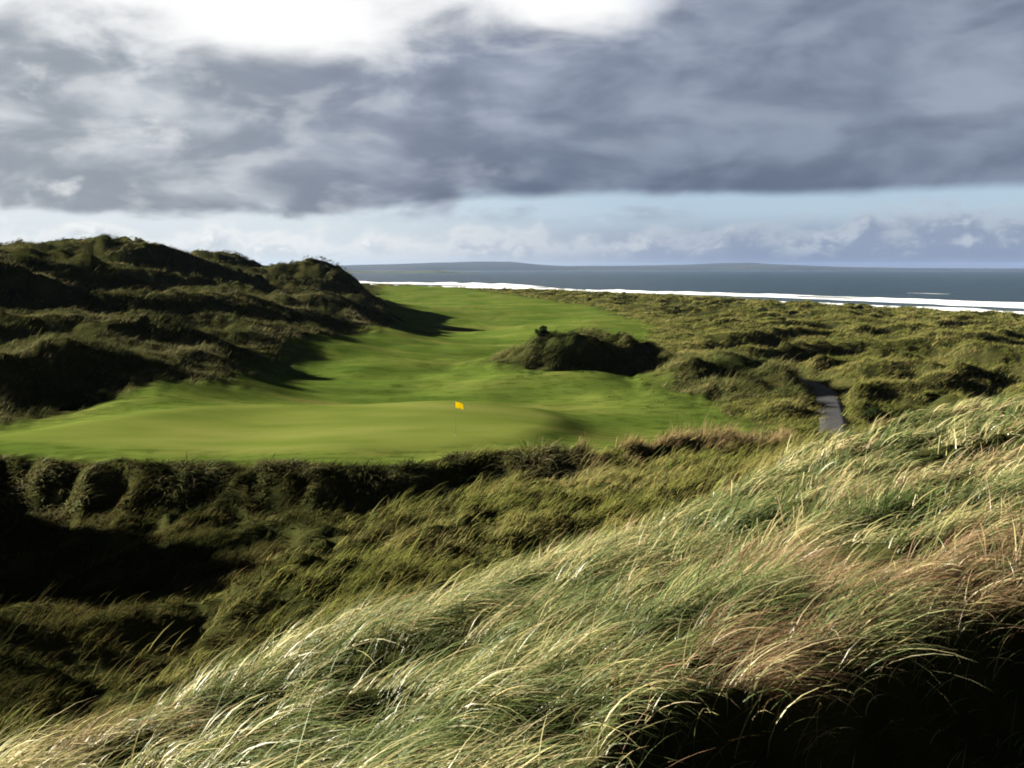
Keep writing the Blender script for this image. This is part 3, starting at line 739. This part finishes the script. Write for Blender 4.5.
# ------------------------------------------------------------------ sky, sun, camera
def build_world():
    w = bpy.data.worlds.new('World'); C.scene.world = w; w.use_nodes = True
    nt = w.node_tree; nt.nodes.clear(); N = NT(nt)
    K = 10.0 / 2 ** EXPOSURE                       # picture value -> background colour at strength 0.1
    def lin(r, g, b): return tuple((((c / 255 + .055) / 1.055) ** 2.4 if c > 10 else c / 255 / 12.92) * K for c in (r, g, b))
    gen = N.n('ShaderNodeTexCoord').outputs['Generated']
    sp = N.n('ShaderNodeSeparateXYZ'); nt.links.new(gen, sp.inputs[0]); dx, dy, dz = sp.outputs
    az = N.m('ARCTAN2', dx, dy); el = N.m('ARCSINE', dz)
    u = N.m('MULTIPLY_ADD', az, F, 512.0); p = N.m('MULTIPLY', el, F)   # angles in 1/1098 rad
    q1 = N.xyz(N.m('MULTIPLY', u, .01), N.m('MULTIPLY', p, .023), 0.0)   # soft, flattened
    q2 = N.xyz(N.m('MULTIPLY', u, .01), N.m('MULTIPLY', p, .016), 3.7)
    n_big = N.noise(q1, .35, 3, .5); n_mid = N.noise(q1, .9, 8, .53, .3); n_fine = N.noise(q2, 2.6, 6, .6)
    # --- clear sky
    sky = N.n('ShaderNodeTexSky', sky_type='NISHITA'); sky.sun_disc = False; sky.sun_elevation = SUN_EL; sky.sun_rotation = SUN_AZ % (2 * math.pi)
    sky.air_density = 1.0; sky.dust_density = .6; sky.ozone_density = 1.5
    blue = N.mix(.7, N.mix(1.0, sky.outputs[0], (.25, .25, .25), 'MULTIPLY'), lin(172, 199, 230))
    left = N.inv_ss(250, 800, u)
    lowc = N.mix(left, lin(126, 140, 168), lin(218, 227, 232))
    blue = N.mix(N.m('MULTIPLY', N.inv_ss(120, 700, u), .8), blue, lin(232, 238, 241))
    base = N.mix(N.ss(18, 58, p), lowc, blue)
    # --- low band of cumulus
    qc = N.xyz(N.m('MULTIPLY', u, .02), N.m('MULTIPLY', p, .034), 8.1)
    qc2 = N.xyz(N.m('MULTIPLY_ADD', u, .02, -.16), N.m('MULTIPLY_ADD', p, .034, .22), 8.1)
    c1 = N.noise(qc, 1.05, 7, .56, .25); c2 = N.noise(qc2, 1.05, 7, .56, .25)
    top = N.m('MULTIPLY_ADD', N.noise(N.xyz(N.m('MULTIPLY', u, .011), 0.0, 5.0), 1.0, 4, .6), 52.0, N.m('MULTIPLY_ADD', N.ss(560, 1000, u), 20.0, 14.0))
    dens = N.m('ADD', N.m('MULTIPLY', N.m('SUBTRACT', top, p), .035), N.m('MULTIPLY', N.m('SUBTRACT', c1, .5), 3.2))
    cm = N.m('MULTIPLY', N.ss(-.15, .65, dens), .95)
    lit = N.ss(-.02, .16, N.m('SUBTRACT', c1, c2))
    edge = N.inv_ss(.25, 1.1, dens)
    lit = N.m('MAXIMUM', N.m('MULTIPLY', lit, .8), N.m('MULTIPLY', edge, .8))
    cshade = N.mix(left, lin(143, 156, 180), lin(204, 213, 221)); clit = N.mix(left, lin(192, 202, 213), lin(252, 253, 250))
    ccol = N.mix(lit, cshade, clit)
    ccol = N.mix(N.inv_ss(2, 24, p), ccol, lowc)
    col = N.mix(cm, base, ccol)
    # thin grey veil under the deck
    veil = N.m('MULTIPLY', N.ss(.46, .62, N.noise(q1, .8, 5, .55)), N.m('MULTIPLY', N.ss(40, 56, p), N.ss(250, 420, u)))
    veil = N.m('MULTIPLY', veil, N.inv_ss(620, 720, u))
    col = N.mix(N.m('MULTIPLY', veil, .9), col, N.mix(left, lin(150, 160, 178), lin(176, 184, 196)))
    # --- the great deck
    edge_p = N.m('ADD', N.m('MULTIPLY_ADD', N.ss(350, 480, u), 19.0, 51.0), N.m('MULTIPLY', N.m('SUBTRACT', n_mid, .5), N.m('MULTIPLY_ADD', N.inv_ss(300, 600, u), 34.0, 13.0)))
    dm = N.ss(-4.0, 9.0, N.m('SUBTRACT', p, edge_p))
    under = N.inv_ss(0, 90, N.m('SUBTRACT', p, edge_p))            # darker towards the flat base
    grey = N.mix(N.ss(.36, .68, N.m('ADD', N.m('MULTIPLY', n_mid, .7), N.m('MULTIPLY', n_big, .3))), lin(124, 135, 156), lin(158, 169, 187))
    dark = N.mix(N.ss(.4, .65, n_mid), lin(98, 110, 132), lin(119, 131, 152))
    deck = N.mix(N.m('MULTIPLY', under, .85), grey, dark)
    deck = N.mix(N.m('MULTIPLY', N.inv_ss(60, 560, u), .75), deck, N.mix(N.ss(.4, .66, n_mid), lin(164, 171, 178), lin(216, 221, 224)))
    # billows catch the light from the upper left
    qd = N.xyz(N.m('MULTIPLY_ADD', u, .01, -.16), N.m('MULTIPLY_ADD', p, .023, .26), 0.0)
    bl = N.m('SUBTRACT', N.noise(q1, .9, 7, .52, .2), N.noise(qd, .9, 7, .52, .2))
    deck = N.mix(N.m('MULTIPLY', N.ss(-.01, .16, bl), N.m('MULTIPLY_ADD', N.inv_ss(300, 800, u), .24, .12)), deck, N.mix(N.inv_ss(150, 700, u), lin(160, 170, 188), lin(226, 230, 232)))
    deck = N.mix(N.m('MULTIPLY', N.inv_ss(-.16, .0, bl), .22), deck, N.mix(N.inv_ss(100, 560, u), lin(92, 103, 124), lin(138, 146, 156)))
    # openings glowing white in the left of the deck
    hole = N.m('MULTIPLY', N.ss(.56, .70, N.m('ADD', N.m('MULTIPLY', N.noise(q2, 1.25, 6, .55, .25), .8), N.m('MULTIPLY', n_fine, .2))), N.inv_ss(120, 300, u))
    deck = N.mix(N.m('MULTIPLY', hole, .8), deck, lin(240, 244, 244))
    # brightness of the thin cloud before the sun
    def blob(cu, cp, su, spp):
        a = N.m('DIVIDE', N.m('SUBTRACT', u, cu), su); b = N.m('DIVIDE', N.m('SUBTRACT', p, cp), spp)
        return N.m('EXPONENT', N.m('MULTIPLY', N.m('ADD', N.m('MULTIPLY', a, a), N.m('MULTIPLY', b, b)), -1.0))
    gl = N.m('ADD', N.m('ADD', N.m('MULTIPLY', blob(130, 302, 480, 84), 1.45), N.m('MULTIPLY', blob(285, 222, 90, 34), .55)), N.m('MULTIPLY', blob(565, 262, 75, 42), .75))
    gl = N.m('ADD', gl, N.m('MULTIPLY', N.m('SUBTRACT', n_mid, .5), N.m('MULTIPLY', N.inv_ss(560, 760, u), 1.3)))
    deck = N.mix(N.ss(.18, .95, gl), deck, lin(255, 255, 255))
    patch = N.m('MULTIPLY', N.ss(.60, .68, n_mid), N.m('MULTIPLY', blob(745, 262, 90, 22), .9))
    deck = N.mix(patch, deck, lin(150, 172, 215))
    # unseen cloud outside the frame, darkened to keep the ground shadows deep
    hi = N.ss(290, 480, p)
    deck = N.mix(hi, deck, N.mix(N.ss(.35, .65, n_big), lin(44, 49, 58), lin(70, 76, 88)))
    side = N.m('MAXIMUM', N.ss(1150, 1600, u), N.inv_ss(-900, -500, u))
    col = N.mix(dm, col, deck)
    col = N.mix(N.m('MULTIPLY', side, .8), col, lin(70, 77, 90))
    col = N.mix(N.inv_ss(-12, -1, p), col, lin(60, 70, 80))
    bg = N.n('ShaderNodeBackground'); nt.links.new(col, bg.inputs[0]); bg.inputs[1].default_value = .1
    o = N.n('ShaderNodeOutputWorld'); nt.links.new(bg.outputs[0], o.inputs[0])
build_world()

sd = Vector((math.sin(SUN_AZ) * math.cos(SUN_EL), math.cos(SUN_AZ) * math.cos(SUN_EL), math.sin(SUN_EL)))
L = bpy.data.lights.new('sun', 'SUN'); L.energy = 5.0; L.angle = math.radians(.5); L.color = (1, .93, .80)
lo = bpy.data.objects.new('sun', L); COL.objects.link(lo); lo.rotation_euler = (-sd).to_track_quat('-Z', 'Y').to_euler(); lo.location = sd * 200

cam = bpy.data.cameras.new('camera'); co = bpy.data.objects.new('camera', cam); COL.objects.link(co)
cam.sensor_width = 36; cam.lens = 36 * F / 1024; cam.clip_start = .1; cam.clip_end = 120000
co.location = (0, 0, HC); co.rotation_euler = (math.pi / 2 - PITCH, 0, 0)
S = C.scene; S.camera = co
S.view_settings.view_transform = 'Standard'; S.view_settings.look = 'None'; S.view_settings.exposure = EXPOSURE; S.view_settings.gamma = 1
S.view_settings.use_curve_mapping = False
S.cycles.max_bounces = 6; S.cycles.diffuse_bounces = 2; S.cycles.glossy_bounces = 2; S.cycles.transmission_bounces = 3; S.cycles.volume_bounces = 0
S.cycles.use_denoising = True; S.cycles.denoiser = 'OPENIMAGEDENOISE'; S.cycles.denoising_input_passes = 'RGB_ALBEDO_NORMAL'; S.cycles.denoising_prefilter = 'ACCURATE'; S.cycles.filter_width = 1.9
